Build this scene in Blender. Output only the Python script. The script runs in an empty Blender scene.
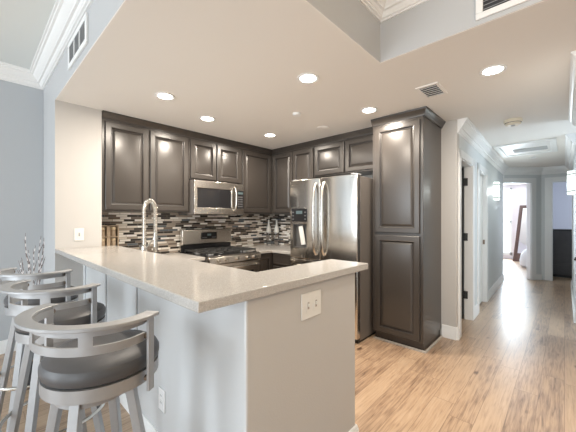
import bpy, bmesh, math, random
from mathutils import Vector, Matrix
PI = math.pi
SC = bpy.context.scene
COL = SC.collection
random.seed(7)

# ------------------------------------------------------------------ camera
cam_d = bpy.data.cameras.new('camera'); cam = bpy.data.objects.new('camera', cam_d); COL.objects.link(cam)
cam.location = (0, 0, 1.35); cam.rotation_euler = (PI/2, 0, math.radians(43.11))
cam_d.sensor_width = 36; cam_d.lens = 295.4/576*36; cam_d.shift_y = 2.07/576; cam_d.clip_start = .02
SC.camera = cam

# ------------------------------------------------------------------ world, daylight, exposure
w = bpy.data.worlds.new('world'); SC.world = w; w.use_nodes = True
bg = w.node_tree.nodes['Background']; bg.inputs[0].default_value = (.84, .93, 1, 1); bg.inputs[1].default_value = 2.2
SC.view_settings.view_transform = 'Standard'; SC.view_settings.look = 'None'
SC.view_settings.gamma = 1; SC.view_settings.exposure = 0.10; SC.view_settings.use_curve_mapping = False

def area(name, loc, rot, sx, sy, e, col):
    l = bpy.data.lights.new(name, 'AREA'); l.shape = 'RECTANGLE'; l.size = sx; l.size_y = sy; l.energy = e; l.color = col
    o = bpy.data.objects.new(name, l); COL.objects.link(o); o.location = loc; o.rotation_euler = rot
    return o
COOL = (.87, .945, 1.0); HCOOL = (.76, .89, 1.0)
# daylight entering through the living room glass doors behind the camera and the bedroom window
area('daylight_living_a', (-2.6, -3.85, 1.35), (PI/2, 0, 0), 2.0, 2.2, 95, COOL)
area('daylight_living_b', (0.9, -3.85, 1.35), (PI/2, 0, 0), 2.2, 2.2, 62, COOL)
area('daylight_bedroom', (-1.75, 12.1, 1.3), (PI/2, 0, PI), 1.7, 2.0, 150, HCOOL)
area('daylight_side_hall', (1.9, 4.92, 1.4), (PI/2, 0, PI/2), .6, 1.8, 34, HCOOL)
lp = bpy.data.lights.new('living_lamp', 'POINT'); lp.energy = 36; lp.color = (1, .70, .40); lp.shadow_soft_size = .15
lo = bpy.data.objects.new('living_lamp', lp); COL.objects.link(lo); lo.location = (1.0, .55, 2.40)     # the living room's ceiling lamp, beside the camera
area('daylight_study', (2.2, 10.4, 1.5), (PI/2, 0, PI/2), 1.2, 1.2, 60, HCOOL)

# ------------------------------------------------------------------ materials
def nd(nt, t, **k):
    n = nt.nodes.new(t)
    for a, b in k.items(): setattr(n, a, b)
    return n
def mat(name, col, rough=.5, metal=0, spec=.5, noise=0, nscale=20, bump=0, bscale=200, coat=0, stretch=None):
    m = bpy.data.materials.new(name); m.use_nodes = True; nt = m.node_tree; p = nt.nodes['Principled BSDF']
    p.inputs['Base Color'].default_value = (*col, 1); p.inputs['Roughness'].default_value = rough
    p.inputs['Metallic'].default_value = metal; p.inputs['Specular IOR Level'].default_value = spec
    if coat: p.inputs['Coat Weight'].default_value = coat; p.inputs['Coat Roughness'].default_value = .26
    tc = nd(nt, 'ShaderNodeTexCoord'); mp = nd(nt, 'ShaderNodeMapping'); nt.links.new(tc.outputs['Object'], mp.inputs[0])
    if stretch: mp.inputs['Scale'].default_value = stretch
    if noise:
        n = nd(nt, 'ShaderNodeTexNoise'); n.inputs['Scale'].default_value = nscale; n.inputs['Detail'].default_value = 4
        nt.links.new(mp.outputs[0], n.inputs['Vector'])
        r = nd(nt, 'ShaderNodeMapRange'); r.inputs[3].default_value = 1-noise; r.inputs[4].default_value = 1+noise
        nt.links.new(n.outputs[0], r.inputs[0])
        mx = nd(nt, 'ShaderNodeVectorMath', operation='SCALE'); mx.inputs[0].default_value = col
        nt.links.new(r.outputs[0], mx.inputs['Scale']); nt.links.new(mx.outputs[0], p.inputs['Base Color'])
    if bump:
        n = nd(nt, 'ShaderNodeTexNoise'); n.inputs['Scale'].default_value = bscale; nt.links.new(mp.outputs[0], n.inputs['Vector'])
        b = nd(nt, 'ShaderNodeBump'); b.inputs['Strength'].default_value = bump; b.inputs['Distance'].default_value = .002
        nt.links.new(n.outputs[0], b.inputs['Height']); nt.links.new(b.outputs[0], p.inputs['Normal'])
    return m
def emit(name, col, s):
    m = bpy.data.materials.new(name); m.use_nodes = True; p = m.node_tree.nodes['Principled BSDF']
    p.inputs['Base Color'].default_value = (*col, 1)
    p.inputs['Emission Color'].default_value = (*col, 1); p.inputs['Emission Strength'].default_value = s
    return m
def glass(name, col=(1, 1, 1), rough=0.0):
    m = bpy.data.materials.new(name); m.use_nodes = True; p = m.node_tree.nodes['Principled BSDF']
    p.inputs['Base Color'].default_value = (*col, 1); p.inputs['Roughness'].default_value = rough
    p.inputs['Transmission Weight'].default_value = 1; p.inputs['IOR'].default_value = 1.45
    return m
M = {}
M['blue'] = mat('paint_blue_grey', (.475, .505, .535), .6, bump=.25, bscale=120)
M['grey'] = mat('paint_light_grey', (.505, .515, .525), .55, bump=.25, bscale=120)
M['beige'] = mat('paint_warm_light_tint', (.555, .54, .52), .6, bump=.3, bscale=120)  # warm kitchen light tinted into the wall colour
M['hall'] = mat('paint_hall_grey', (.66, .69, .70), .5, bump=.2, bscale=120)
M['ceil'] = mat('paint_ceiling', (.84, .82, .79), .7, bump=.3, bscale=90)
M['ceilh'] = mat('paint_high_ceiling', (.72, .755, .745), .7, bump=.3, bscale=90)
M['white'] = mat('paint_white_trim', (.84, .85, .85), .35)
M['panel'] = mat('paint_bar_front', (.66, .685, .705), .22, bump=.05)
M['cab'] = mat('cabinet_espresso_grey', (.049, .042, .037), .32, noise=.12, nscale=30, stretch=(6, 6, .6), coat=.25)
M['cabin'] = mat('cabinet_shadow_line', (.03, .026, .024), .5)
M['grooveshade'] = mat('cabinet_groove_shade', (.022, .018, .016), .4)
M['steel'] = mat('brushed_stainless', (.64, .60, .55), .27, 1)
M['steelv'] = mat('brushed_stainless_door', (.64, .62, .59), .17, 1)
M['steelside'] = mat('fridge_side_grey', (.20, .18, .165), .45, .3)
M['chrome'] = mat('polished_metal', (.64, .62, .58), .24, 1)
M['black'] = mat('black_gloss', (.018, .018, .02), .12)
M['matte'] = mat('black_iron', (.03, .03, .03), .5, bump=.2)
M['stoolm'] = mat('stool_silver_metal', (.37, .375, .385), .42, .5, noise=.06, nscale=40)
M['leather'] = mat('stool_grey_leather', (.075, .075, .08), .42, bump=.25, bscale=260)
M['bolt'] = mat('bolt_bronze', (.22, .17, .13), .35, .9)
M['plate'] = mat('switch_plastic', (.80, .79, .75), .35)
M['platew'] = mat('outlet_plastic', (.84, .85, .86), .35)
M['shoe'] = mat('shoe_greige', (.42, .38, .34), .5)
M['dark'] = mat('slot_dark', (.05, .05, .055), .6)
M['ventgrey'] = mat('vent_grey', (.36, .37, .38), .6)
M['vase'] = mat('vase_charcoal', (.035, .036, .04), .4)
M['twig'] = mat('twig_brown', (.16, .13, .13), .7, noise=.5, nscale=90)
M['twigw'] = mat('twig_buds', (.72, .70, .72), .7)
M['wood'] = mat('rack_wood', (.36, .28, .20), .45, noise=.3, nscale=12, stretch=(1, 1, 6))
M['gold'] = mat('lid_pale_gold', (.72, .60, .42), .3, .6)
M['ivory'] = mat('detector_ivory', (.74, .68, .55), .45)
M['red'] = mat('mirror_frame_wood', (.10, .055, .045), .4, noise=.3, nscale=14)
M['mirror'] = mat('mirror_glass', (.9, .9, .9), .03, 1)
M['cloth'] = mat('pouf_cloth', (.72, .73, .75), .8, bump=.4, bscale=60)
M['dkgrey'] = mat('dark_grey_wood', (.09, .09, .095), .5, noise=.2, nscale=9)
M['pink'] = mat('paint_bedroom', (.72, .68, .71), .6)
M['lav'] = mat('paint_study', (.46, .46, .52), .6)
M['glass'] = glass('clear_glass')
M['lampglass'] = emit('sconce_glass', (.90, 1, .95), 1.15)
M['canlens'] = emit('can_lens', (1, .95, .86), 22)
M['clock'] = mat('display_glass', (.10, .14, .15), .2)
M['btn'] = mat('button_grey', (.13, .13, .135), .4)
M['recess'] = mat('dispenser_grey', (.16, .155, .15), .35, .4)

def m_floor():
    m = bpy.data.materials.new('oak_plank_floor'); m.use_nodes = True; nt = m.node_tree; p = nt.nodes['Principled BSDF']; L = nt.links.new
    g = nd(nt, 'ShaderNodeNewGeometry'); sp = nd(nt, 'ShaderNodeSeparateXYZ'); L(g.outputs['Position'], sp.inputs[0])
    def ma(op, a, b=None, c=None):
        n = nd(nt, 'ShaderNodeMath', operation=op)
        for i, v in enumerate((a, b, c)):
            if v is None: continue
            if isinstance(v, (int, float)): n.inputs[i].default_value = v
            else: L(v, n.inputs[i])
        return n.outputs[0]
    PW, PL = .145, 1.2
    u = ma('DIVIDE', sp.outputs[0], PW); row = ma('FLOOR', u)
    wn = nd(nt, 'ShaderNodeTexWhiteNoise', noise_dimensions='1D'); L(row, wn.inputs['W'])
    v = ma('ADD', ma('DIVIDE', sp.outputs[1], PL), ma('MULTIPLY', wn.outputs[0], 7.3)); colm = ma('FLOOR', v)
    cx = nd(nt, 'ShaderNodeCombineXYZ'); L(row, cx.inputs[0]); L(colm, cx.inputs[1])
    wp = nd(nt, 'ShaderNodeTexWhiteNoise', noise_dimensions='3D'); L(cx.outputs[0], wp.inputs['Vector'])
    # grain
    off = nd(nt, 'ShaderNodeVectorMath', operation='SCALE'); L(wp.outputs['Color'], off.inputs[0]); off.inputs['Scale'].default_value = 20
    ad = nd(nt, 'ShaderNodeVectorMath', operation='ADD'); L(g.outputs['Position'], ad.inputs[0]); L(off.outputs[0], ad.inputs[1])
    mp = nd(nt, 'ShaderNodeMapping'); mp.inputs['Scale'].default_value = (44, 2.6, 1); L(ad.outputs[0], mp.inputs[0])
    n1 = nd(nt, 'ShaderNodeTexNoise'); n1.inputs['Scale'].default_value = 1.6; n1.inputs['Detail'].default_value = 7; n1.inputs['Distortion'].default_value = .8; L(mp.outputs[0], n1.inputs['Vector'])
    mp2 = nd(nt, 'ShaderNodeMapping'); mp2.inputs['Scale'].default_value = (10, 4.0, 1); L(ad.outputs[0], mp2.inputs[0])
    n2 = nd(nt, 'ShaderNodeTexNoise'); n2.inputs['Scale'].default_value = 1.3; n2.inputs['Detail'].default_value = 3; L(mp2.outputs[0], n2.inputs['Vector'])
    t = ma('ADD', ma('MULTIPLY', wp.outputs['Value'], .22), ma('ADD', ma('MULTIPLY', n1.outputs[0], .80), ma('MULTIPLY', n2.outputs[0], .26)))
    cr = nd(nt, 'ShaderNodeValToRGB'); e = cr.color_ramp.elements
    e[0].position = .36; e[0].color = (.13, .075, .045, 1); e[1].position = .98; e[1].color = (.58, .43, .295, 1)
    k = cr.color_ramp.elements.new(.50); k.color = (.31, .205, .135, 1); k = cr.color_ramp.elements.new(.66); k.color = (.46, .32, .21, 1)
    L(t, cr.inputs[0])
    vk = nd(nt, 'ShaderNodeTexVoronoi'); mk = nd(nt, 'ShaderNodeMapping'); mk.inputs['Scale'].default_value = (5.0, 2.4, 1); L(ad.outputs[0], mk.inputs[0]); L(mk.outputs[0], vk.inputs['Vector']); vk.inputs['Scale'].default_value = 1.0
    kr = nd(nt, 'ShaderNodeMapRange'); kr.inputs[1].default_value = .03; kr.inputs[2].default_value = .13; kr.inputs[3].default_value = .38; kr.inputs[4].default_value = 0; L(vk.outputs['Distance'], kr.inputs[0])
    t = ma('SUBTRACT', t, kr.outputs[0])
    L(t, cr.inputs[0])
    # plank joints
    fu = ma('FRACT', u); fv = ma('FRACT', v)
    du = ma('MINIMUM', fu, ma('SUBTRACT', 1, fu)); dv = ma('MULTIPLY', ma('MINIMUM', fv, ma('SUBTRACT', 1, fv)), PL/PW)
    j = nd(nt, 'ShaderNodeMapRange'); j.inputs[1].default_value = 0; j.inputs[2].default_value = .016; L(ma('MINIMUM', du, dv), j.inputs[0])
    mx = nd(nt, 'ShaderNodeMix', data_type='RGBA'); mx.inputs[6].default_value = (.16, .10, .065, 1)
    L(j.outputs[0], mx.inputs[0]); L(cr.outputs[0], mx.inputs[7]); L(mx.outputs[2], p.inputs['Base Color'])
    rr = nd(nt, 'ShaderNodeMapRange'); rr.inputs[3].default_value = .26; rr.inputs[4].default_value = .46; p.inputs['Coat Weight'].default_value = .5; p.inputs['Coat Roughness'].default_value = .3; L(n1.outputs[0], rr.inputs[0]); L(rr.outputs[0], p.inputs['Roughness'])
    b = nd(nt, 'ShaderNodeBump'); b.inputs['Strength'].default_value = .25; b.inputs['Distance'].default_value = .002; L(t, b.inputs['Height']); L(b.outputs[0], p.inputs['Normal'])
    return m
M['floor'] = m_floor()

def m_mosaic():
    m = bpy.data.materials.new('mosaic_strip_tile'); m.use_nodes = True; nt = m.node_tree; p = nt.nodes['Principled BSDF']; L = nt.links.new
    g = nd(nt, 'ShaderNodeNewGeometry'); sp = nd(nt, 'ShaderNodeSeparateXYZ'); L(g.outputs['Position'], sp.inputs[0])
    def ma(op, a, b=None):
        n = nd(nt, 'ShaderNodeMath', operation=op)
        for i, v in enumerate((a, b)):
            if v is None: continue
            if isinstance(v, (int, float)): n.inputs[i].default_value = v
            else: L(v, n.inputs[i])
        return n.outputs[0]
    H, W = .0262, .12
    r = ma('DIVIDE', sp.outputs[2], H); row = ma('FLOOR', r)
    wn = nd(nt, 'ShaderNodeTexWhiteNoise', noise_dimensions='1D'); L(row, wn.inputs['W'])
    u = ma('ADD', ma('DIVIDE', ma('ADD', sp.outputs[0], sp.outputs[1]), W), ma('MULTIPLY', wn.outputs[0], 9.1)); cl = ma('FLOOR', u)
    cx = nd(nt, 'ShaderNodeCombineXYZ'); L(row, cx.inputs[0]); L(cl, cx.inputs[1])
    wp = nd(nt, 'ShaderNodeTexWhiteNoise', noise_dimensions='3D'); L(cx.outputs[0], wp.inputs['Vector'])
    cr = nd(nt, 'ShaderNodeValToRGB'); cr.color_ramp.interpolation = 'CONSTANT'; e = cr.color_ramp.elements
    e[0].position = 0; e[0].color = (.03, .026, .024, 1); e[1].position = .24; e[1].color = (.17, .135, .11, 1)
    for pos, c in ((.40, (.36, .31, .26)), (.54, (.74, .69, .63)), (.74, (.90, .88, .84)), (.92, (.10, .12, .14))):
        k = cr.color_ramp.elements.new(pos); k.color = (*c, 1)
    L(wp.outputs['Value'], cr.inputs[0])
    fr = ma('FRACT', r); fu = ma('FRACT', u)
    dz = ma('MINIMUM', fr, ma('SUBTRACT', 1, fr)); du = ma('MULTIPLY', ma('MINIMUM', fu, ma('SUBTRACT', 1, fu)), W/H)
    j = nd(nt, 'ShaderNodeMapRange'); j.inputs[1].default_value = .05; j.inputs[2].default_value = .09; L(ma('MINIMUM', dz, du), j.inputs[0])
    mx = nd(nt, 'ShaderNodeMix', data_type='RGBA'); mx.inputs[6].default_value = (.30, .27, .24, 1)
    L(j.outputs[0], mx.inputs[0]); L(cr.outputs[0], mx.inputs[7]); L(mx.outputs[2], p.inputs['Base Color'])
    p.inputs['Roughness'].default_value = .14
    b = nd(nt, 'ShaderNodeBump'); b.inputs['Strength'].default_value = .5; b.inputs['Distance'].default_value = .002; L(j.outputs[0], b.inputs['Height']); L(b.outputs[0], p.inputs['Normal'])
    return m
M['mosaic'] = m_mosaic()

def m_quartz():
    m = bpy.data.materials.new('speckled_quartz'); m.use_nodes = True; nt = m.node_tree; p = nt.nodes['Principled BSDF']; L = nt.links.new
    tc = nd(nt, 'ShaderNodeTexCoord')
    v = nd(nt, 'ShaderNodeTexVoronoi'); v.inputs['Scale'].default_value = 330; L(tc.outputs['Object'], v.inputs['Vector'])
    cr = nd(nt, 'ShaderNodeValToRGB'); e = cr.color_ramp.elements
    e[0].position = 0; e[0].color = (.40, .38, .355, 1); e[1].position = .2; e[1].color = (.47, .45, .425, 1)
    k = cr.color_ramp.elements.new(.85); k.color = (.52, .50, .475, 1); k = cr.color_ramp.elements.new(.97); k.color = (.62, .60, .57, 1)
    sp = nd(nt, 'ShaderNodeSeparateColor'); L(v.outputs['Color'], sp.inputs[0]); L(sp.outputs[0], cr.inputs[0]); L(cr.outputs[0], p.inputs['Base Color'])
    p.inputs['Roughness'].default_value = .13
    return m
M['quartz'] = m_quartz()

# ------------------------------------------------------------------ mesh helpers
class B:
    def __init__(s): s.bm = bmesh.new()
    def box(s, x0, x1, y0, y1, z0, z1, mi=0):
        v = [s.bm.verts.new(c) for c in ((x0,y0,z0),(x1,y0,z0),(x1,y1,z0),(x0,y1,z0),(x0,y0,z1),(x1,y0,z1),(x1,y1,z1),(x0,y1,z1))]
        for f in ((3,2,1,0),(4,5,6,7),(0,1,5,4),(1,2,6,5),(2,3,7,6),(3,0,4,7)): s.bm.faces.new([v[i] for i in f]).material_index = mi
        return s
    def prism(s, poly, z0, z1, mi=0):
        n = len(poly); a = [s.bm.verts.new((x,y,z0)) for x,y in poly]; b = [s.bm.verts.new((x,y,z1)) for x,y in poly]
        s.bm.faces.new(a[::-1]).material_index = mi; s.bm.faces.new(b).material_index = mi
        for i in range(n): s.bm.faces.new((a[i],a[(i+1)%n],b[(i+1)%n],b[i])).material_index = mi
        return s
    def bar(s, p0, p1, w, d, side=(1,0,0)):
        p0, p1 = Vector(p0), Vector(p1); t = (p1-p0).normalized(); a = Vector(side); a = (a-t*a.dot(t)).normalized(); b = t.cross(a)
        q = [(-w/2,-d/2),(w/2,-d/2),(w/2,d/2),(-w/2,d/2)]
        A = [s.bm.verts.new(p0+a*i+b*j) for i,j in q]; C = [s.bm.verts.new(p1+a*i+b*j) for i,j in q]
        s.bm.faces.new(A[::-1]); s.bm.faces.new(C)
        for i in range(4): s.bm.faces.new((A[i],A[(i+1)%4],C[(i+1)%4],C[i]))
        return s
    def tube(s, pts, r, seg=10, closed=False, radii=None):
        P = [Vector(p) for p in pts]; n = len(P); rings = []; up = None
        for i in range(n):
            if closed: t = (P[(i+1)%n]-P[i-1]).normalized()
            else: t = (P[min(i+1,n-1)]-P[max(i-1,0)]).normalized()
            if up is None:
                up = Vector((0,0,1)) if abs(t.z) < .9 else Vector((1,0,0))
            a = (up-t*up.dot(t)).normalized(); b = t.cross(a); up = a
            rr = radii[i] if radii else r
            rings.append([s.bm.verts.new(P[i]+a*rr*math.cos(2*PI*k/seg)+b*rr*math.sin(2*PI*k/seg)) for k in range(seg)])
        for i in range(n if closed else n-1):
            A, C = rings[i], rings[(i+1)%n]
            for k in range(seg): s.bm.faces.new((A[k],A[(k+1)%seg],C[(k+1)%seg],C[k]))
        if not closed: s.bm.faces.new(rings[0][::-1]); s.bm.faces.new(rings[-1])
        return s
    def cyl(s, p0, p1, r, seg=20, r1=None): return s.tube([p0, p1], r, seg, radii=[r, r if r1 is None else r1])
    def lathe(s, prof, c=(0,0,0), seg=40, mi=0):
        rings = []
        for r, z in prof:
            if r < 1e-6: rings.append([s.bm.verts.new((c[0],c[1],c[2]+z))])
            else: rings.append([s.bm.verts.new((c[0]+r*math.cos(2*PI*k/seg),c[1]+r*math.sin(2*PI*k/seg),c[2]+z)) for k in range(seg)])
        for A, C in zip(rings, rings[1:]):
            for k in range(seg):
                k2 = (k+1)%seg
                if len(A)==1 and len(C)==1: continue
                if len(A)==1: f = (A[0],C[k2],C[k])
                elif len(C)==1: f = (A[k],A[k2],C[0])
                else: f = (A[k],A[k2],C[k2],C[k])
                s.bm.faces.new(f).material_index = mi
        return s
    def arc(s, ri, ro, z0, z1, a0, a1, n=24):      # curved block in plan, angles in degrees
        R = []
        for i in range(n+1):
            a = math.radians(a0+(a1-a0)*i/n); c, sn = math.cos(a), math.sin(a)
            R.append([s.bm.verts.new(p) for p in ((ri*c,ri*sn,z0),(ro*c,ro*sn,z0),(ro*c,ro*sn,z1),(ri*c,ri*sn,z1))])
        for A, C in zip(R, R[1:]):
            for k in range(4): s.bm.faces.new((A[k],A[(k+1)%4],C[(k+1)%4],C[k]))
        s.bm.faces.new(R[0][::-1]); s.bm.faces.new(R[-1])
        return s
    def panel(s, x0, x1, z0, z1, yb, loops):        # stepped cabinet front facing -y: loops of (inset, how far in front of yb)
        prev = None
        for lp_ in loops:
            ins, dep = lp_[:2]; mi = lp_[2] if len(lp_) > 2 else 0
            c = [(x0+ins,yb-dep,z0+ins),(x1-ins,yb-dep,z0+ins),(x1-ins,yb-dep,z1-ins),(x0+ins,yb-dep,z1-ins)]
            q = [s.bm.verts.new(p) for p in c]
            if prev is None: s.bm.faces.new(q[::-1])
            else:
                for k in range(4): s.bm.faces.new((prev[k],prev[(k+1)%4],q[(k+1)%4],q[k])).material_index = mi
            prev = q
        s.bm.faces.new(prev)
        return s
    def sweep(s, path, prof, side=1):               # profile (out, z) carried along a plan polyline, mitred; out is to the left of travel
        P = [Vector(p) for p in path]; n = len(P); R = []
        for i in range(n):
            d0 = (P[i]-P[i-1]).normalized() if i else (P[1]-P[0]).normalized()
            d1 = (P[i+1]-P[i]).normalized() if i < n-1 else d0
            n0 = Vector((-d0.y,d0.x))*side; n1 = Vector((-d1.y,d1.x))*side
            mtr = (n0+n1); mtr = mtr/ (mtr.length**2/2) if mtr.length > 1e-6 else n0
            R.append([s.bm.verts.new((P[i].x+mtr.x*o,P[i].y+mtr.y*o,z)) for o,z in prof])
        m = len(prof)
        for A, C in zip(R, R[1:]):
            for k in range(m): s.bm.faces.new((A[k],A[(k+1)%m],C[(k+1)%m],C[k]))
        s.bm.faces.new(R[0][::-1]); s.bm.faces.new(R[-1])
        return s
    def xf(s, mtx): bmesh.ops.transform(s.bm, matrix=mtx, verts=s.bm.verts); return s
    def obj(s, name, m, parent=None, bevel=0, sharp=32, seg=2):
        bm = s.bm; bmesh.ops.recalc_face_normals(bm, faces=bm.faces)
        for f in bm.faces: f.smooth = True
        lim = math.radians(sharp)
        for e in bm.edges:
            if len(e.link_faces) == 2 and e.calc_face_angle(0) > lim: e.smooth = False
        me = bpy.data.meshes.new(name); bm.to_mesh(me); bm.free()
        for q in (m if isinstance(m, (list, tuple)) else [m]): me.materials.append(M[q] if isinstance(q, str) else q)
        o = bpy.data.objects.new(name, me); COL.objects.link(o)
        if parent is not None: o.parent = parent
        if bevel:
            bv = o.modifiers.new('bevel', 'BEVEL'); bv.width = bevel; bv.segments = seg; bv.limit_method = 'ANGLE'; bv.angle_limit = math.radians(35)
        return o

def tag(o, label, cat, group=None):
    o['label'] = label; o['category'] = cat
    if group: o['group'] = group
    return o
def thing(name, label, cat, loc=(0,0,0), rz=0, group=None):
    o = bpy.data.objects.new(name, None); COL.objects.link(o); o.location = loc; o.rotation_euler = (0,0,rz); o.empty_display_size = .1
    return tag(o, label, cat, group)
def struct(name, b, m, parent=None, bevel=0):
    o = b.obj(name, m, parent, bevel)
    if parent is None: o['kind'] = 'structure'
    return o
def estruct(name, loc=(0,0,0), rz=0):
    o = bpy.data.objects.new(name, None); COL.objects.link(o); o.location = loc; o.rotation_euler = (0,0,rz); o['kind'] = 'structure'; return o
def dup(root, loc, rz, label, group=None):
    r = root.copy(); COL.objects.link(r); r.location = loc; r.rotation_euler = (0,0,rz); r['label'] = label
    if group: r['group'] = group
    for ch in list(root.children):
        c = ch.copy(); COL.objects.link(c); c.parent = r
        for g in ch.children:
            d = g.copy(); COL.objects.link(d); d.parent = c
    return r

# ------------------------------------------------------------------ room shell
ZC, ZH = 2.447, 2.86        # kitchen / hall ceiling, living room ceiling
XS, YB, YF = -3.80, .522, 3.664   # stove wall, bar beam face, fridge wall
struct('floor', B().box(-4.3, 3.1, -4.1, 13, -.1, 0), 'floor')
struct('ceiling', B().box(-4.2, 3.1, -4.1, 1.97, ZH, ZH+.1), 'ceilh')
b = B().prism([(-4.19,YB),(-.95,YB),(-.95,1.97),(3,1.97),(3,13),(-4.19,13)], ZC, ZH)
for f in b.bm.faces:
    f.normal_update()
    if abs(f.normal.z) < .5: f.material_index = 1
struct('ceiling_kitchen', b, ['ceil', 'grey'], bevel=.006)
struct('wall_left', B().box(-4.19, -4.09, -4, YB-.001, 0, ZH), 'blue')
b = B().box(-4.19, -3.443, YB, .9, 0, ZC)
for f in b.bm.faces:
    f.normal_update()
    if f.normal.y < -.5: f.material_index = 1
struct('wall_wing', b, ['beige', 'grey'])
struct('wall_stove', B().box(-3.9, XS, .9, YF+.1, 0, ZC), 'beige')
b = B().box(XS, -.87, YF, YF+.12, 0, ZC)
struct('wall_fridge', b, 'beige', bevel=.012)
# bar half wall (panelled bar side, end return)
b = B().prism([(-3.443,.752),(-.935,.752),(-.935,1.605),(-1.15,1.605),(-1.15,.96),(-3.443,.96)], 0, 1.025)
for f in b.bm.faces:
    f.normal_update()
    if f.normal.y < -.5: f.material_index = 1
struct('wall_bar', b, ['beige', 'panel'], bevel=.010)
for i, (a, c) in enumerate(((-3.443,-3.385),(-2.86,-2.735),(-2.13,-2.075))):
    struct('trim_%d' % (i+1), B().box(a, c, .740, .752, .09, 1.02), 'panel', bevel=.003)
# back of the living room with the two glass doors that light the place
b = B()
for x0, x1, z0, z1 in ((-4.19,-3.7,0,ZH),(-1.5,-.3,0,ZH),(2.1,3.1,0,ZH),(-3.7,-1.5,2.5,ZH),(-.3,2.1,2.5,ZH)): b.box(x0,x1,-4.1,-4,z0,z1)
struct('wall_back', b, 'grey')
struct('wall_right', B().box(3.0, 3.1, -4, 13, 0, ZH), 'grey')
for n, (x0, x1) in enumerate(((-3.7,-1.5),(-.3,2.1))):
    fr = estruct('window_%d' % (n+1)); q = B()
    for a, c, z0, z1 in ((x0,x0+.07,0,2.5),(x1-.07,x1,0,2.5),((x0+x1)/2-.05,(x0+x1)/2+.05,0,2.5),(x0,x1,2.43,2.5),(x0,x1,0,.1)): q.box(a,c,-4.08,-4.02,z0,z1)
    q.obj('window_frame', 'white', fr)

# crown moulding
def crown_prof(zt, h, p):
    return [(0,zt),(p,zt),(p,zt-h*.09),(p*.90,zt-h*.10),(p*.88,zt-h*.18),(p*.76,zt-h*.22),(p*.70,zt-h*.36),(p*.56,zt-h*.50),(p*.46,zt-h*.58),(p*.44,zt-h*.66),(p*.32,zt-h*.68),(p*.26,zt-h*.80),(p*.22,zt-h*.82),(p*.20,zt-h*.90),(p*.10,zt-h*.92),(p*.10,zt-h),(0,zt-h)]
    return [(0,zt),(p,zt),(p,zt-.012),(p-.012,zt-.02),(p-.02,zt-.036),(p*.55,zt-h*.5),(p*.30,zt-h*.68),(.026,zt-h+.034),(.018,zt-h+.014),(.010,zt-h),(0,zt-h)]
struct('trim_4', B().sweep([(-4.09,-4),(-4.09,YB),(-.95,YB),(-.95,1.97),(3,1.97)], crown_prof(ZH,.135,.125), -1), 'white')
# baseboards
def base_prof(h, t): return [(0,0),(t,0),(t,h*.72),(t*.7,h*.80),(t*.75,h*.86),(t*.35,h),(0,h)]
struct('baseboard_left', B().sweep([(-4.09,-4),(-4.09,YB)], base_prof(.13,.016), -1), 'white')
struct('baseboard_bar', B().sweep([(-3.443,.752),(-.935,.752),(-.935,1.605),(-1.15,1.605)], base_prof(.085,.014), -1), 'white')

# ---- hall: the left wall runs very slightly off square, everything on it lives in its own frame
HA = Vector((-.87, YF)); HB = Vector((-.98, 7.94)); HU = (HB-HA).normalized(); HRZ = math.atan2(HU.y, HU.x)
HM = Matrix.Translation((HA.x,HA.y,0)) @ Matrix.Rotation(HRZ,4,'Z')      # local x along the hall, local -y towards the hall
HL = (HB-HA).length
b = B()
for x0, x1, z0, z1 in ((.105,.13,0,ZC),(.13,.84,2.04,ZC),(.84,1.27,0,ZC),(1.27,1.98,2.04,ZC),(1.98,HL,0,ZC)): b.box(x0,x1,0,.085,z0,z1)
struct('wall_hall_left', b.xf(HM), 'hall')
b = B()
for x0, x1 in ((.13,.84),(1.27,1.98)):
    for a, c, z0, z1 in ((x0-.075,x0+.012,0,2.13),(x1-.012,x1+.085,0,2.13),(x0-.075,x1+.085,2.04,2.13)):
        b.box(a,c,-.018,0,z0,z1)
    for a, c, z0, z1 in ((x0,x0+.014,0,2.04),(x1-.014,x1,0,2.04),(x0,x1,2.026,2.04)): b.box(a,c,-.004,.088,z0,z1)
struct('trim_5', b.xf(HM), 'white', bevel=.004)
# open door leaf inside the first side room, hinged on the far jamb; its black stands for the unlit room's dark
d = estruct('door_1'); B().box(.785,.822,.094,.80,.01,2.02).xf(HM).obj('door_leaf', 'matte', d, .003)
q = B()
for z in (.28,1.05,1.78):
    B().box(.810,.828,.045,.092,z,z+.10).xf(HM).obj('hinge', 'matte', d, .002)
d = estruct('door_2'); B().box(1.286,1.964,.048,.083,.01,2.02).xf(HM).obj('door_leaf', 'plate', d, .003)
B().box(1.958,1.966,.015,.04,.93,1.0).xf(HM).obj('strike_plate', 'bolt', d)
struct('wall_side_rooms', B().box(-2.4,-2.3,YF+.12,7.8,0,ZC).box(-2.3,-1.0,4.72,4.80,0,ZC), 'hall')
b = B().sweep([(HA+HU*-.0),(HB)], base_prof(.14,.018), -1)
bb = B()
for x0, x1 in ((.0,.055),(.925,1.195),(2.065,HL)): bb.sweep([(x0,0),(x1,0)], base_prof(.14,.018), -1)
b.bm.free(); struct('baseboard_hall', bb.xf(HM), 'white')
struct('baseboard_fridge', B().sweep([(-1.02,YF),(-.87,YF)], base_prof(.14,.018), -1), 'white')
W45 = Vector((.73,.683)); W45.normalize()
E1 = HB + W45*.836
struct('trim_6', B().sweep([tuple(HA+HU*.02), tuple(HB), tuple(E1), (.105, E1.y), (.105, 5.3)], crown_prof(ZC,.15,.10), -1), 'white')
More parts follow.
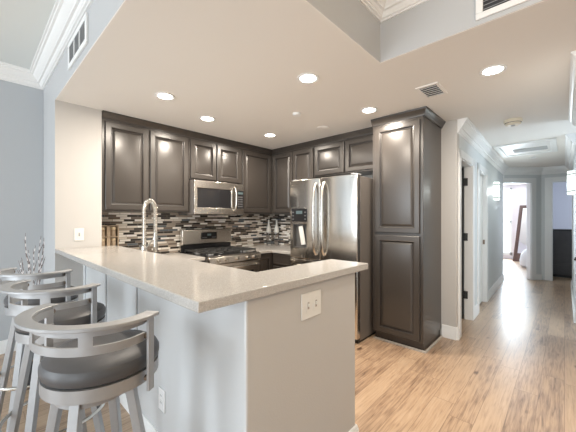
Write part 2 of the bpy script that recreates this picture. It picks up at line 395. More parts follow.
# diagonal wall with the bedroom doorway (local frame: x along the wall)
M45 = Matrix.Translation((HB.x,HB.y,0)) @ Matrix.Rotation(math.atan2(W45.y,W45.x),4,'Z')
struct('wall_hall_diagonal', B().box(.02,.60,0,.1,2.12,ZC).box(.60,.836,0,.1,0,ZC).xf(M45), 'hall')
b = B().box(-.02,.71,-.02,0,2.12,2.225).box(.61,.71,-.02,0,0,2.12).box(.592,.612,-.006,.105,0,2.12)
struct('trim_7', b.xf(M45), 'white', bevel=.004)
struct('baseboard_diagonal', B().box(.71,.836,-.016,0,0,.12).xf(M45), 'white')
ye = E1.y
struct('wall_hall_end', B().box(E1.x,-.205,ye,ye+.1,0,ZC).box(-.205,.60,ye,ye+.1,2.12,ZC).box(.60,3,ye,ye+.1,0,ZC), 'hall')
struct('trim_8', B().box(-.315,-.195,ye-.02,ye,0,2.225).box(-.195,.7,ye-.02,ye,2.12,2.225).box(-.205,-.185,ye-.006,ye+.105,0,2.12), 'white', bevel=.004)
# right side of the hall: a near stretch with a door, an opening, a far stretch
struct('wall_hall_right', B().box(.13,.25,2.7,4.55,0,ZC).box(.25,3,4.45,4.55,0,ZC).box(.105,.25,5.3,8.0,0,ZC).box(.25,3,5.3,5.4,0,ZC), 'hall', bevel=.006)
struct('trim_9', B().sweep([(.13,4.55),(.13,2.7)], crown_prof(ZC,.15,.10), -1), 'white')
struct('baseboard_hall_right', B().sweep([(.105,8.0),(.105,5.3)], base_prof(.14,.018), -1).sweep([(.13,4.55),(.13,2.7)], base_prof(.14,.018), -1), 'white')
d = estruct('door_3')
B().box(.118,.13,3.38,4.16,.01,2.03).obj('door_leaf', 'white', d, .003)
B().cyl((.118,4.08,.95),(.072,4.08,.95),.012,14).tube([(.076,4.08,.95),(.074,4.04,.95),(.074,3.97,.948)],.009,10).cyl((.119,4.08,.95),(.112,4.08,.95),.027,20).obj('door_handle', 'matte', d)
# bedroom beyond the diagonal wall
struct('wall_bedroom', B().box(-4.19,-2.55,12.2,12.3,0,ZC).box(-1.26,-.33,12.2,12.3,0,ZC).box(-2.55,-1.26,12.2,12.3,2.36,ZC).box(-2.55,-1.26,12.2,12.3,0,.12).box(-4.19,-4.09,7.9,12.2,0,ZC).box(-.33,-.26,ye+.11,12.2,0,ZC).box(-4.19,-1.03,7.84,7.93,0,ZC), 'pink')
fr = estruct('window_3'); q = B()
for a, c, z0, z1 in ((-2.55,-2.49,.12,2.36),(-1.32,-1.26,.12,2.36),(-1.93,-1.87,.12,2.36),(-2.55,-1.26,2.30,2.36),(-2.55,-1.26,.12,.2),(-2.55,-1.26,1.2,1.25)): q.box(a,c,12.2,12.26,z0,z1)
q.obj('window_frame', 'white', fr)
# room beyond the end doorway
struct('wall_study', B().box(-.258,3,11.6,11.7,0,ZC).box(-.258,-.25,ye+.11,11.6,0,ZC), 'lav')

# ------------------------------------------------------------------ ceiling fittings
def can(x, y, label):
    t = thing('recessed_light', label, 'ceiling light', (x,y,ZC), 0, 'recessed ceiling lights')
    B().lathe([(.062,-.001),(.085,-.001),(.086,-.006),(.080,-.009),(.064,-.006),(.062,-.001)]).obj('trim_ring', 'white', t)
    B().lathe([(0,-.004),(.063,-.004),(.063,-.001),(0,-.001)]).obj('lens', 'canlens', t)
    l = bpy.data.lights.new('can_lamp', 'AREA'); l.shape = 'DISK'; l.size = .12; l.energy = CAN_W; l.color = (1, .89, .76)
    o = bpy.data.objects.new('can_lamp', l); COL.objects.link(o); o.location = (x,y,ZC-.02)
CAN_W = 18
for x, y, lb in ((-2.621,1.183,'round recessed ceiling light nearest the beige wall with the switch, above the sink'),
                 (-2.872,1.77,'round recessed ceiling light in front of the microwave'),
                 (-2.839,2.685,'round recessed ceiling light near the corner where the wall cabinets meet'),
                 (-1.467,1.796,'large bright recessed ceiling light nearest the corner of the raised ceiling'),
                 (-1.449,2.751,'round recessed ceiling light just left of the tall pantry top'),
                 (-.387,2.636,'round recessed ceiling light at the hall mouth, below the right-hand vent')):
    can(x, y, lb)
def disc(name, x, y, r, h, label, cat, m='ceil'):
    t = B().lathe([(0,0),(r,0),(r,-h*.5),(r*.86,-h),(0,-h)], (x,y,ZC), 28).obj(name, m); return tag(t, label, cat)
disc('sprinkler_cap', -2.049, 2.327, .045, .022, 'small round white cap on the kitchen ceiling between the recessed lights', 'sprinkler cap', 'white')
disc('ceiling_speaker', -2.15, 2.93, .085, .007, 'flat round cover flush on the ceiling in front of the corner cabinets', 'ceiling cover')
disc('hall_sprinkler', -.42, 6.9, .05, .02, 'small round cap on the hall ceiling beyond the hatch', 'sprinkler cap', 'white')
t = thing('smoke_detector', 'ivory round smoke detector on the hall ceiling', 'smoke detector', (-.421,4.132,ZC))
B().lathe([(0,0),(.085,0),(.088,-.02),(.075,-.035),(.072,-.035)]).lathe([(0,-.034),(.072,-.034),(.070,-.052),(.058,-.06),(0,-.06)]).obj('body', 'ivory', t)
B().lathe([(.073,-.030),(.0765,-.030),(.0765,-.038),(.073,-.038)]).obj('vent_band', 'dark', t)
B().lathe([(0,-.059),(.022,-.059),(.020,-.066),(0,-.066)]).obj('test_button', 'ventgrey', t)
# kitchen ceiling register
t = thing('ceiling_register', 'small square louvred air register on the ceiling above the pantry', 'air vent', (-.832,2.70,ZC))
b = B()
for x0,x1,y0,y1 in ((-.088,.088,-.145,-.12),(-.088,.088,.12,.145),(-.088,-.066,-.12,.12),(.066,.088,-.12,.12)): b.box(x0,x1,y0,y1,-.010,0)
b.obj('frame', 'ceil', t, .002); B().box(-.066,.066,-.12,.12,-.002,-.0005).obj('backing', 'dark', t)
for k in range(6):
    y = -.10+k*.04; B().bar((-.066,y,-.006),(.066,y,-.006),.024,.003,(0,1,.7)).obj('slat', 'ceil', t)
# attic hatch in the hall ceiling
t = thing('ceiling_hatch', 'white framed hatch with a grey slot in the hall ceiling', 'ceiling hatch', (-.44,5.95,ZC))
b = B()
for x0,x1,y0,y1 in ((-.36,.36,-.52,-.45),(-.36,.36,.45,.52),(-.36,-.29,-.45,.45),(.29,.36,-.45,.45)): b.box(x0,x1,y0,y1,-.022,0)
b.obj('frame', 'white', t, .004); B().box(-.29,.29,-.45,.45,-.008,0).obj('panel', 'white', t)
B().box(-.17,.25,-.05,.22,-.014,-.008).obj('slot', 'ventgrey', t, .003)

# wall registers, local frame facing -y
def register(name, label, loc, w, h, cols, horizontal):
    t = thing(name, label, 'air vent', loc); fw = .035; b = B()
    for x0,x1,z0,z1 in ((0,w,0,fw),(0,w,h-fw,h),(0,fw,fw,h-fw),(w-fw,w,fw,h-fw)): b.box(x0,x1,-.014,0,z0,z1)
    for c in range(1, cols):
        x = fw+(w-2*fw)*c/cols; b.box(x-.012,x+.012,-.012,0,fw,h-fw)
    b.obj('frame', 'white', t, .003)
    B().box(fw,w-fw,-.003,-.0005,fw,h-fw).obj('backing', 'dark', t)
    if horizontal:
        n = 8
        for k in range(n):
            z = fw+(h-2*fw)*(k+.5)/n; B().bar((fw,-.008,z),(w-fw,-.008,z),.014,.002,(0,-1,-.8)).obj('slat', 'ventgrey', t)
    else:
        n = 24
        for k in range(n):
            x = fw+(w-2*fw)*(k+.5)/n; B().bar((x,-.008,fw),(x,-.008,h-fw),.008,.002,(.6,-1,0)).obj('slat', 'ventgrey', t)
    return t
register('wall_register', 'white louvred wall register high on the beam above the bar', (-2.83,YB,2.505), .54, .20, 3, False)
register('return_grille', 'white air grille with dark horizontal louvres at the top right of the picture', (-.37,1.97,2.475), .56, .25, 1, True)

# ------------------------------------------------------------------ cabinets
RAISED = [(0,0),(0,.016,1),(.005,.021),(.050,.021),(.053,.023),(.059,.021),(.063,.010,1),(.072,.008,1),(.088,.016),(.093,.017)]   # 1 = shade of grooves and door edge, put into the colour
def door(x0, x1, z0, z1, yb, parent, name='door'):
    return B().panel(x0, x1, z0, z1, yb, RAISED).obj(name, ['cab', 'grooveshade'], parent, sharp=14)
def flat_front(x0, x1, z0, z1, yb, parent, name='drawer'):
    return B().panel(x0, x1, z0, z1, yb, [(0,0),(0,.017),(.006,.021),(.02,.021),(.024,.016)]).obj(name, 'cab', parent, sharp=14)
CCROWN = [(0,0),(.012,0),(.014,.012),(.02,.02),(.034,.046),(.044,.056),(.046,.070),(0,.070)]
def crown_strip(path, z0, parent):
    return B().sweep(path, [(o, z0+z) for o, z in CCROWN], -1).obj('crown', 'cab', parent)
R90 = PI/2
# wall cabinets on the stove wall: local x = world y, front faces +x
def wall_cab(label, loc, rz, w, depth, z0, z1, doors, ends=(0,0)):
    t = thing('wall_cabinet', label, 'cabinet', loc, rz, 'dark wall cabinets')
    B().box(.001, w-.001, 0, depth, z0, z1).obj('body', 'cab', t, .003)
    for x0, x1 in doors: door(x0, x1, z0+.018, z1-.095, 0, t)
    crown_strip([(0,0),(w,0)], z1-.070, t)
    return t
XU, ZT = -3.469, 2.446
wall_cab('dark double-door wall cabinet left of the microwave, beside the beige wall', (XU,.905,0), R90, .968, .331, 1.42, ZT, ((.03,.462),(.482,.948)))
wall_cab('dark short two-door wall cabinet directly above the microwave', (XU,1.874,0), R90, .806, .331, 1.84, ZT, ((.014,.388),(.404,.796)))
wall_cab('dark tall single-door wall cabinet right of the microwave, next to the corner', (XU,2.681,0), R90, .645, .331, 1.42, ZT, ((.035,.600),))
wall_cab('dark two-door wall cabinet between the corner and the refrigerator', (-3.469,3.326,0), 0, .872, .338, 1.42, ZT, ((.045,.452),(.472,.855)))
wall_cab('dark short two-door wall cabinet above the refrigerator', (-2.596,3.326,0), 0, 1.018, .338, 1.93, ZT, ((.014,.494),(.518,.998)))
# pantry
t = thing('pantry_cabinet', 'tall dark pantry cabinet with two stacked doors right of the refrigerator', 'cabinet', (-1.573,3.071,0))
B().box(0,.545,0,.590,.09,2.435).obj('body', 'cab', t, .003); B().box(.01,.535,.045,.59,0,.09).obj('toe_kick', 'cab', t)
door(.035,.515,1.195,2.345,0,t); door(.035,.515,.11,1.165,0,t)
B().sweep([(0,0),(.545,0),(.545,.59)], [(o,2.372+z) for o,z in CCROWN], -1).obj('crown', 'cab', t)
B().sweep([(.0,.03),(.55,.03),(.55,.585)], [(0,0),(.016,0),(.014,.012),(.004,.018),(0,.018)], -1).obj('shoe_moulding', 'shoe', t)

# lower cabinets
def base_cab(label, loc, rz, w, depth, fronts):
    t = thing('base_cabinet', label, 'cabinet', loc, rz, 'dark base cabinets')
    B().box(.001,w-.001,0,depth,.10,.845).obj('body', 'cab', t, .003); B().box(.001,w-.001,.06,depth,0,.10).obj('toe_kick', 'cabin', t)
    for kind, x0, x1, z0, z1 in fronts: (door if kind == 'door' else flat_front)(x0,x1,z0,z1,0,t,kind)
    return t
base_cab('dark base cabinet left of the range', (-3.15,1.57,0), R90, .32, .645, (('drawer',.03,.29,.67,.83),('door',.03,.29,.12,.65)))
base_cab('dark base cabinet between the range and the corner', (-3.15,2.71,0), R90, .95, .645, (('door',.03,.29,.12,.83),))
base_cab('dark base cabinet with drawers left of the refrigerator', (-3.148,3.02,0), 0, .548, .640, (('drawer',.035,.52,.68,.83),('door',.035,.52,.12,.655)))
base_cab('dark sink cabinet hidden behind the bar wall', (-1.153,1.53,0), PI, 1.95, .565, (('door',.05,.62,.12,.83),('door',.65,1.3,.12,.83),('door',1.33,1.92,.12,.83)))

# countertops
def top(name, label, poly, z0, z1):
    return tag(B().prism(poly, z0, z1).obj(name, 'quartz', None, .004), label, 'countertop')
top('bar_countertop', 'speckled pale quartz bar top, L-shaped, on the half wall', [(-3.44,YB),(-.905,YB),(-.905,1.71),(-1.19,1.71),(-1.19,1.027),(-3.44,1.027)], 1.026, 1.065)
top('sink_countertop', 'low quartz counter behind the bar carrying the faucet', [(XS,.962),(-1.153,.962),(-1.153,1.56),(-3.12,1.56),(-3.12,1.892),(XS,1.892)], .846, .885)
top('corner_countertop', 'quartz counter in the corner between the range and the refrigerator', [(XS,2.706),(-3.12,2.706),(-3.12,2.99),(-2.60,2.99),(-2.60,YF),(XS,YF)], .846, .885)
# mosaic backsplash
tag(B().box(XS+.002,XS+.012,.903,YF-.014,.887,1.418).obj('tile_backsplash', 'mosaic'), 'mosaic strip tile backsplash behind the range, brown black and cream', 'backsplash')
tag(B().box(XS+.014,-2.61,YF-.012,YF-.002,.887,1.418).obj('tile_backsplash', 'mosaic'), 'mosaic strip tile backsplash left of the refrigerator', 'backsplash')

# ------------------------------------------------------------------ microwave (local x = world y)
t = thing('microwave', 'stainless over-the-range microwave under the short wall cabinet', 'microwave', (-3.39,1.885,1.40), R90)
W = .775
B().box(0,W,.0,.39,0,.43).obj('body', 'steelside', t, .004)
b = B()
b.box(0,W,-.03,-.001,.335,.43).box(0,W,-.03,-.001,0,.085).box(0,.045,-.03,-.001,.085,.335).box(.56,.655,-.03,-.001,.085,.335)
b.obj('door_frame', 'steel', t, .005)
B().box(.045,.56,-.024,-.001,.085,.335).obj('window', 'black', t)
B().box(.655,W,-.028,-.001,.085,.335).obj('control_panel', 'black', t, .003)
cp = t.children[-1]
B().box(.672,.758,-.030,-.028,.285,.315).obj('display', 'clock', cp)
for r in range(5):
    for c in range(3): B().box(.672+c*.03,.694+c*.03,-.0295,-.028,.105+r*.033,.123+r*.033).obj('button', 'btn', cp)
B().tube([(.61,-.03,.05),(.61,-.062,.07),(.61,-.078,.13),(.61,-.083,.215),(.61,-.078,.30),(.61,-.062,.36),(.61,-.03,.38)],.014,12).obj('handle', 'chrome', t)
B().box(.05,.72,.02,.36,-.004,0).obj('grille', 'matte', t)

# ------------------------------------------------------------------ range (local x = world y, front at x = -3.06)
t = thing('gas_range', 'stainless gas range with black grates and back control display', 'range', (-3.08,1.90,0), R90)
W = .798
B().box(.002,W-.002,.02,.70,.08,.875).obj('body', 'steelside', t, .004)
b = B().box(.0,W,.0,.70,.876,.892); b.obj('cooktop', 'black', t, .004)
B().box(.01,W-.01,.06,.68,0,.08).obj('toe_panel', 'matte', t)
# back guard
b = B().panel(0, W, .985, 1.195, .665, [(0,0),(0,.03),(.012,.045)]); b.box(0,W,.665,.70,.892,1.195); b.obj('backguard', 'steel', t, .004)
B().box(.0,W,.645,.664,.893,.984).obj('backguard_base', 'black', t)
bgd = B().box(.28,.53,.614,.619,1.055,1.15).obj('display_panel', 'black', t, .002)
B().box(.375,.435,.612,.614,1.10,1.128).obj('clock_display', 'clock', bgd)
for k in range(4): B().box(.295+k*.02,.307+k*.02,.612,.614,1.072,1.082).obj('button', 'btn', bgd)
for k in range(4): B().box(.45+k*.018,.461+k*.018,.612,.614,1.072,1.082).obj('button', 'btn', bgd)
# slanted front panel with five knobs
b = B(); v = [(0,.0,.892),(0,-.045,.875),(0,-.052,.80),(0,.0,.795)]
A = [b.bm.verts.new(p) for p in v]; C = [b.bm.verts.new((W,p[1],p[2])) for p in v]
b.bm.faces.new(A); b.bm.faces.new(C[::-1])
for k in range(4): b.bm.faces.new((A[k],A[(k+1)%4],C[(k+1)%4],C[k]))
b.obj('control_panel', 'steel', t, .003)
for x in (.12,.235,.40,.56,.675):
    kb = B().lathe([(0,0),(.022,0),(.021,.02),(.018,.027),(0,.027)], seg=20).xf(Matrix.Translation((x,-.049,.838)) @ Matrix.Rotation(PI/2,4,'X')).obj('knob', 'chrome', t)
    B().box(x-.003,x+.003,-.079,-.0755,.824,.852).obj('pointer', 'matte', kb)
ov = B().box(.005,W-.005,-.03,.019,.26,.785).obj('oven_door', 'steel', t, .005)
B().box(.12,W-.12,-.033,-.029,.36,.66).obj('oven_window', 'black', ov)
B().tube([(.06,-.03,.73),(.06,-.07,.735),(.10,-.082,.735),(W-.10,-.082,.735),(W-.06,-.07,.735),(W-.06,-.03,.73)],.013,12).obj('handle', 'chrome', ov)
B().box(.005,W-.005,-.03,.019,.09,.25).obj('drawer', 'steel', t, .005)
for gx in (.02,.285,.55):
    b = B(); gw = .23
    for x in (gx,gx+gw-.012): b.box(x,x+.012,.04,.60,.915,.932)
    for y in (.04,.18,.314,.45,.588): b.box(gx,gx+gw,y,y+.012,.915,.932)
    b.box(gx+gw/2-.006,gx+gw/2+.006,.04,.60,.915,.934)
    for x in (gx,gx+gw-.012):
        for y in (.04,.588): b.box(x,x+.012,y,y+.012,.892,.915)
    b.obj('grate', 'matte', t, .002)
for x,y in ((.135,.17),(.135,.47),(.40,.32),(.665,.17),(.665,.47)):
    B().lathe([(0,.892),(.045,.892),(.045,.904),(.032,.906),(.032,.913),(0,.913)],(x,y,0),20).obj('burner', 'ventgrey', t)

# ------------------------------------------------------------------ refrigerator
t = thing('refrigerator', 'stainless french-door refrigerator with water dispenser and long curved handles', 'refrigerator', (-2.565,2.78,0))
W = .965
B().box(.006,W-.006,.075,.86,.03,1.805).obj('body', 'steelside', t, .004)
B().box(.02,W-.02,.05,.8,0,.03).obj('base', 'matte', t)
def bow(x0, x1, z0, z1, name, hole=None):
    b = B(); n = 14; th = .07
    def yf(x): u = (x-x0)/(x1-x0)*2-1; return -.016*(1-u*u)
    xs = sorted(set([x0+(x1-x0)*k/n for k in range(n+1)] + ([hole[0],hole[1]] if hole else [])))
    zs = [z0, z1] if not hole else [z0, hole[2], hole[3], z1]
    F = [[b.bm.verts.new((x,yf(x),z)) for z in zs] for x in xs]
    for i in range(len(xs)-1):
        for k in range(len(zs)-1):
            if hole and xs[i] >= hole[0]-1e-6 and xs[i+1] <= hole[1]+1e-6 and k == 1: continue
            b.bm.faces.new((F[i][k],F[i+1][k],F[i+1][k+1],F[i][k+1]))
    Bk = [[b.bm.verts.new((x,th,z)) for z in (z0,z1)] for x in xs]
    for i in range(len(xs)-1):
        b.bm.faces.new((F[i][0],Bk[i][0],Bk[i+1][0],F[i+1][0])); b.bm.faces.new((F[i][-1],F[i+1][-1],Bk[i+1][1],Bk[i][1]))
        b.bm.faces.new((Bk[i][0],Bk[i][1],Bk[i+1][1],Bk[i+1][0]))
    for i, j in ((0,0),(-1,-1)): b.bm.faces.new(F[i]+[Bk[j][1],Bk[j][0]])
    return b.obj(name, 'steelv', t, .006)
HOLE = (.055,.285,.985,1.275)
dl = bow(.0,.478,.855,1.82,'door',HOLE); dr = bow(.484,W,.855,1.82,'door'); fz = bow(.0,W,.06,.845,'freezer_drawer')
def curved(x, z0, z1, parent):
    pts = []
    for k in range(17):
        u = k/16; z = z0+(z1-z0)*u; pts.append((x, -.012-.044*(1-(2*u-1)**10)-.008*(1-(2*u-1)**2), z))
    B().tube(pts,.016,12).obj('handle', 'chrome', parent)
curved(.425,.92,1.76,dl); curved(.545,.92,1.76,dr)
pts = [(.10+.765*k/16, -.022-.055*(1-(2*k/16-1)**6), .76) for k in range(17)]
B().tube(pts,.013,12).obj('handle', 'chrome', fz)
ds = B().box(HOLE[0],HOLE[1],.05,.062,HOLE[2],HOLE[3]).box(HOLE[0],HOLE[0]+.004,-.008,.05,HOLE[2],HOLE[3]).box(HOLE[1]-.004,HOLE[1],-.008,.05,HOLE[2],HOLE[3]).box(HOLE[0],HOLE[1],-.004,.05,HOLE[2],HOLE[2]+.006).box(HOLE[0],HOLE[1],-.004,.05,HOLE[3]-.006,HOLE[3]).obj('dispenser_recess', 'recess', dl)
B().bar((.16,.02,1.25),(.20,.03,1.02),.07,.012).obj('dispenser_paddle', 'plate', dl, .003)
dp = B().box(.045,.292,-.020,-.008,1.305,1.47).obj('dispenser_panel', 'black', dl, .003)
for r in range(3):
    for x in (.06,.255): B().box(x,x+.022,-.0215,-.0200,1.33+r*.042,1.344+r*.042).obj('button', 'btn', dp)
B().box(.12,.22,-.0215,-.0200,1.40,1.44).obj('display', 'clock', dp)
B().box(.86,.925,-.0075,-.003,1.785,1.797).obj('badge', 'ventgrey', dr)
for x in (.03,W-.09): B().box(x,x+.06,.02,.14,1.821,1.835).obj('hinge_cover', 'ventgrey', t, .003)

# ------------------------------------------------------------------ faucet, rack, bottles
t = thing('kitchen_faucet', 'brushed metal spring pull-down faucet with tall arch behind the bar', 'faucet', (-2.785,1.065,.885))
B().lathe([(0,0),(.032,0),(.032,.008),(.026,.012),(.026,.20),(.022,.215),(0,.215)],seg=24).obj('body', 'chrome', t)
arch = [(0,.0,.21),(0,0,.30),(0,0,.42)]+[(0,.05-.05*math.cos(PI*k/14),.54+.085*math.sin(PI*k/14)) for k in range(15)]+[(0,.10,.42),(0,.10,.33)]
B().tube(arch,.010,10).obj('hose', 'chrome', t)
# coil spring around the hose
P = [Vector(p) for p in arch]; acc = [0]
for a, c in zip(P, P[1:]): acc.append(acc[-1]+(c-a).length)
coil = []; N = 700; turns = 60
for k in range(N):
    s = acc[-1]*k/(N-1); i = max(j for j in range(len(acc)) if acc[j] <= s+1e-9); i = min(i, len(P)-2)
    f = (s-acc[i])/(acc[i+1]-acc[i]); p = P[i].lerp(P[i+1], f); tg = (P[i+1]-P[i]).normalized(); a = Vector((1,0,0)); bb_ = tg.cross(a)
    th = 2*PI*turns*k/(N-1); coil.append(p+(a*math.cos(th)+bb_*math.sin(th))*.0165)
B().tube(coil,.0046,6).obj('spring', 'chrome', t)
B().lathe([(0,.15),(.019,.15),(.021,.17),(.018,.30),(.014,.33),(0,.33)],(0,.10,0),20).obj('spray_head', 'chrome', t)
B().cyl((0,.02,.19),(0,.08,.27),.007,10).lathe([(.020,.265),(.026,.265),(.026,.285),(.020,.285),(.020,.265)],(0,.10,0),20).obj('docking_arm', 'chrome', t)
B().cyl((.026,0,.12),(.055,0,.125),.012,14).cyl((.05,0,.125),(.075,-.01,.19),.006,10).obj('lever', 'chrome', t)

t = thing('spice_rack', 'wooden spice rack standing against the tile beside the beige wall', 'spice rack', (-3.70,.915,.886))
b = B().box(-.055,.055,.01,.022,0,.385).box(-.055,.055,.088,.122,0,.385).box(-.055,.055,.195,.207,0,.385).box(-.055,-.045,.022,.195,0,.385)
for z in (0,.13,.25,.373): b.box(-.045,.055,.022,.195,z,z+.012)
b.obj('body', 'wood', t, .002)
words = ['lower','middle','top']
for c, y in enumerate((.055,.160)):
    for r, z in enumerate((.012,.142,.262)):
        j = thing('spice_jar', 'pale gold lidded spice jar in the %s row of the wooden rack, %s column' % (words[r], 'left' if c == 0 else 'right'), 'jar', (-3.70+.018,.915+y,.886+z+.001), 0, 'spice jars in the rack')
        B().lathe([(0,0),(.024,0),(.026,.006),(.026,.065),(.020,.072),(0,.072)],seg=20).obj('jar_body', 'wood', j)
        B().lathe([(.0,.0725),(.027,.0725),(.029,.08),(.027,.098),(0,.101)],seg=20).obj('lid', 'gold', j)
for x, y, lb in ((-3.70,3.47,'left of two glass bottles with pale tops in the counter corner'),(-3.60,3.56,'right of two glass bottles with pale tops in the counter corner, nearer the refrigerator')):
    j = thing('glass_bottle', lb, 'bottle', (x,y,.886), 0, 'glass bottles in the corner')
    B().lathe([(0,0),(.038,0),(.042,.01),(.042,.20),(.040,.22),(0,.22)],seg=24).obj('bottle_body', 'glass', j)
    B().lathe([(0,.221),(.041,.221),(.043,.25),(.032,.31),(.016,.36),(.014,.43),(.017,.435),(0,.44)],seg=24).obj('bottle_top', 'plate', j)

# ------------------------------------------------------------------ switches and outlets (local frame facing -y)
def plate(name, label, loc, rz, w, h, kind, m='plate'):
    t = thing(name, label, 'outlet' if 'outlet' in name else 'light switch', loc, rz)
    B().box(-w/2,w/2,-.007,0,-h/2,h/2).obj('cover_plate', m, t, .003)
    if kind == 'outlet':
        for z in (-.028,.012):
            q = B().box(-.017,.017,-.0095,-.007,z,z+.026).obj('socket', m, t, .003)
            for x in (-.008,.005): B().box(x,x+.003,-.0102,-.0094,z+.010,z+.019).obj('slot', 'dark', q)
    else:
        for k in range(kind):
            x = (k-(kind-1)/2)*w/kind*.8
            B().box(x-.017,x+.017,-.0095,-.007,-.034,.034).obj('rocker', m, t, .002)
            B().box(x-.0065,x+.0065,-.0102,-.0094,-.016,.018).obj('toggle_slot', 'shoe', t)
            B().box(x-.004,x+.004,-.017,-.009,-.004,.012).obj('toggle', m if kind > 1 else 'ventgrey', t, .002)
    return t
plate('light_switch', 'single white light switch on the beige wall above the bar top', (-3.443,.708,1.19), R90, .078, .118, 1)
plate('light_switch', 'white double light switch on the end of the bar under the countertop', (-.935,1.168,.915), R90, .155, .128, 2)
plate('wall_outlet', 'white outlet low on the bar front behind the nearest stool', (-1.70,.752,.30), 0, .08, .125, 'outlet', 'platew')

# ------------------------------------------------------------------ sconces
def sconce(loc, rz, label):
    t = thing('wall_sconce', label, 'wall lamp', loc, rz, 'hall wall sconces')
    def half(r, z0, z1, m, nm, par=t):
        b = B(); n = 16; pts = [(r*math.cos(PI+PI*k/n), r*math.sin(PI+PI*k/n)*.95) for k in range(n+1)]
        b.prism(pts, z0, z1); return b.obj(nm, m, par)
    B().box(-.06,.06,-.012,0,-.15,.15).obj('back_plate', 'chrome', t, .002)
    half(.082,-.165,.165,'lampglass','shade')
    half(.086,-.125,-.110,'matte','band'); half(.086,.110,.125,'matte','band')
    l = bpy.data.lights.new('sconce_lamp','POINT'); l.energy = 3.5; l.color = (.95,1,.97); l.shadow_soft_size = .08
    o = bpy.data.objects.new('sconce_lamp', l); COL.objects.link(o)
    v = Matrix.Rotation(rz,3,'Z') @ Vector((0,-.16,0)); o.location = Vector(loc)+v
hu = HA+HU*2.93
sconce((hu.x,hu.y,1.844), HRZ, 'white glass half-round sconce on the left hall wall near the bedroom door')
sconce((.105,5.76,1.844), -PI/2, 'white glass half-round sconce with dark bands on the right hall wall')

# ------------------------------------------------------------------ bar stools (open side towards local +y)
ELL = Matrix.Diagonal((1.035,.87,1,1))
def stool(loc, rz, label):
    t = thing('bar_stool', label, 'bar stool', loc, rz, 'grey swivel bar stools along the bar')
    B().lathe([(0,.797),(.177,.797),(.189,.804),(.194,.820),(.194,.836),(.186,.851),(.168,.861),(.11,.867),(0,.868)],(.006,.032,0),56).obj('seat', 'leather', t)
    B().lathe([(.0,.750),(.187,.750),(.191,.753),(.191,.796),(.0,.796)],(.006,.032,0),56).obj('seat_ring', 'stoolm', t)
    B().lathe([(0,.715),(.125,.715),(.125,.751),(0,.751)],seg=32).obj('swivel_plate', 'stoolm', t)
    # flat horseshoe rail and the curved slotted back under it
    b = B().arc(.192,.242,1.000,1.012,180,360,40).box(.192,.242,0,.028,1.000,1.012).box(-.242,-.192,0,.028,1.000,1.012)
    b.xf(ELL).obj('arm_rail', 'stoolm', t, .002)
    b = B().arc(.192,.200,.972,.9995,178,362,40).arc(.192,.200,.912,.940,178,362,40)
    for a in (-58,-122): b.arc(.1922,.1998,.939,.973,a-6,a+6,6)
    b.xf(ELL).obj('backrest', 'stoolm', t)
    for s in (-1,1):
        po = B().box(s*.2255-.0055,s*.2255+.0055,-.006,.022,.735,.9995).obj('post', 'stoolm', t, .0015)
        for z in (.986,.926,.775): B().cyl((s*.205,.008,z),(s*.221,.008,z),.010,14).obj('bolt', 'bolt', po)
    for k in range(4):
        a = math.radians(-71+90*k); c, sn = math.cos(a), math.sin(a)
        B().bar((.118*c,.118*sn,.742),(.252*c,.252*sn,0),.032,.030,(-sn,c,0)).obj('leg', 'stoolm', t, .002)
    B().tube([(.218*math.cos(2*PI*k/48),.218*math.sin(2*PI*k/48),.34) for k in range(48)],.009,10,True).obj('footrest_ring', 'chrome', t)
    return t
s1 = stool((-1.276,.314,0), math.radians(31), 'grey swivel bar stool nearest the camera, in the front left')
dup(s1, (-1.95,.303,0), math.radians(31), 'middle of the three grey bar stools along the bar')
dup(s1, (-2.55,.297,0), math.radians(33), 'farthest grey bar stool, next to the dark vase with branches')

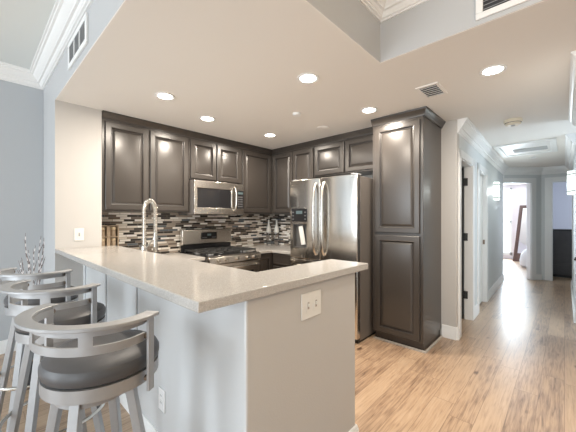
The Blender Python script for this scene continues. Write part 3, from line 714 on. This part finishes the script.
# ------------------------------------------------------------------ vase with branches
t = thing('floor_vase', 'tall charcoal floor vase holding bare branches behind the far stool', 'vase', (-3.13,.33,0))
B().lathe([(0,0),(.055,0),(.062,.01),(.068,.25),(.060,.50),(.045,.62),(.05,.65),(.043,.65),(.04,.62),(.052,.48),(0,.46)],seg=28).obj('vase_body', 'vase', t)
rnd = random.Random(3)
tips = [(-.12,-.05,1.0),(-.05,-.03,1.23),(.02,-.02,1.10),(.07,.03,1.21),(.12,.04,1.20),(-.02,.05,1.02),(.05,-.06,1.05),(-.09,.02,1.12)]
for i, (dx, dy, z) in enumerate(tips):
    s = Vector((-3.13+dx*.2, .33+dy*.2, .56)); e = Vector((-3.09+dx*1.6, .33+dy*1.25, z))
    ctl = []
    for k in range(9):
        u = k/8; ctl.append(s.lerp(e,u)+Vector((rnd.uniform(-1,1),rnd.uniform(-1,1),0))*.008*u)
    pts, rad, bud = [], [], []
    for k in range(49):
        v = k/6; q = min(int(v),7); pts.append(ctl[q].lerp(ctl[q+1], v-q)); bl = k > 16 and k % 4 == 1
        bud.append(bl); rad.append((.0040-.0026*k/48)*(1 if not bl else 1)+(.0012 if bl else 0))
    b = B().tube(pts,.004,6,radii=rad); nf = len(b.bm.faces)-2
    b.bm.faces.ensure_lookup_table()
    for f in range(nf):
        q = f//6
        if bud[q] or bud[min(q+1,48)]: b.bm.faces[f].material_index = 1
    for k in (20,30,38):
        q = pts[k]; d_ = Vector((dx*.4+rnd.uniform(-.02,.02),dy*.4+rnd.uniform(-.02,.02),.09)); b.tube([q,q+d_*.5+Vector((.004,0,0)),q+d_],.002,5,radii=[.003,.0022,.0012])
    tag(b.obj('dry_branch', ['twig','twigw']), 'bare dry twig standing in the charcoal floor vase', 'branch', 'branches in the floor vase')

# ------------------------------------------------------------------ bedroom and study furniture
t = thing('floor_mirror', 'tall dark-framed mirror leaning on the bedroom wall beyond the hall', 'mirror', (-.80,11.48,0), math.radians(-18))
LEAN = Matrix.Rotation(math.radians(-14),4,'X')
MW, MH = .78, 1.80
q = B()
for x0,x1,z0,z1 in ((-MW/2,-MW/2+.09,0,MH),(MW/2-.09,MW/2,0,MH),(-MW/2+.09,MW/2-.09,MH-.09,MH),(-MW/2+.09,MW/2-.09,0,.26)): q.box(x0,x1,-.05,0,z0,z1)
q.xf(LEAN).obj('frame', 'red', t, .006); B().box(-MW/2+.09,MW/2-.09,-.03,-.01,.26,MH-.09).xf(LEAN).obj('mirror_glass', 'mirror', t)
t = thing('floor_pouf', 'rounded white cloth pouf on the bedroom floor in front of the mirror', 'pouf', (-.67,10.45,0))
B().lathe([(0,0),(.19,0),(.24,.05),(.25,.18),(.22,.34),(.15,.46),(.06,.53),(0,.54)],seg=32).obj('cushion', 'cloth', t)
B().lathe([(0,.540),(.02,.540),(.035,.58),(.02,.60),(0,.60)],seg=16).obj('knot', 'cloth', t)
t = thing('dark_cabinet', 'dark grey low cabinet seen through the right-hand doorway at the hall end', 'cabinet', (-.23,9.15,0))
B().box(0,.95,0,.5,.06,1.06).obj('body', 'dkgrey', t, .004); B().box(-.012,.97,-.02,.5,1.061,1.09).obj('cabinet_top', 'matte', t, .004)
B().box(.03,.92,.03,.5,0,.06).obj('plinth', 'matte', t)
for x in (.02,.48): B().panel(x,x+.44,.30,1.02,0,[(0,0),(0,.012),(.04,.012),(.046,.006)]).obj('door', 'dkgrey', t)
for x in (.02,.48): B().panel(x,x+.44,.09,.28,0,[(0,0),(0,.012),(.01,.014)]).obj('drawer', 'dkgrey', t)
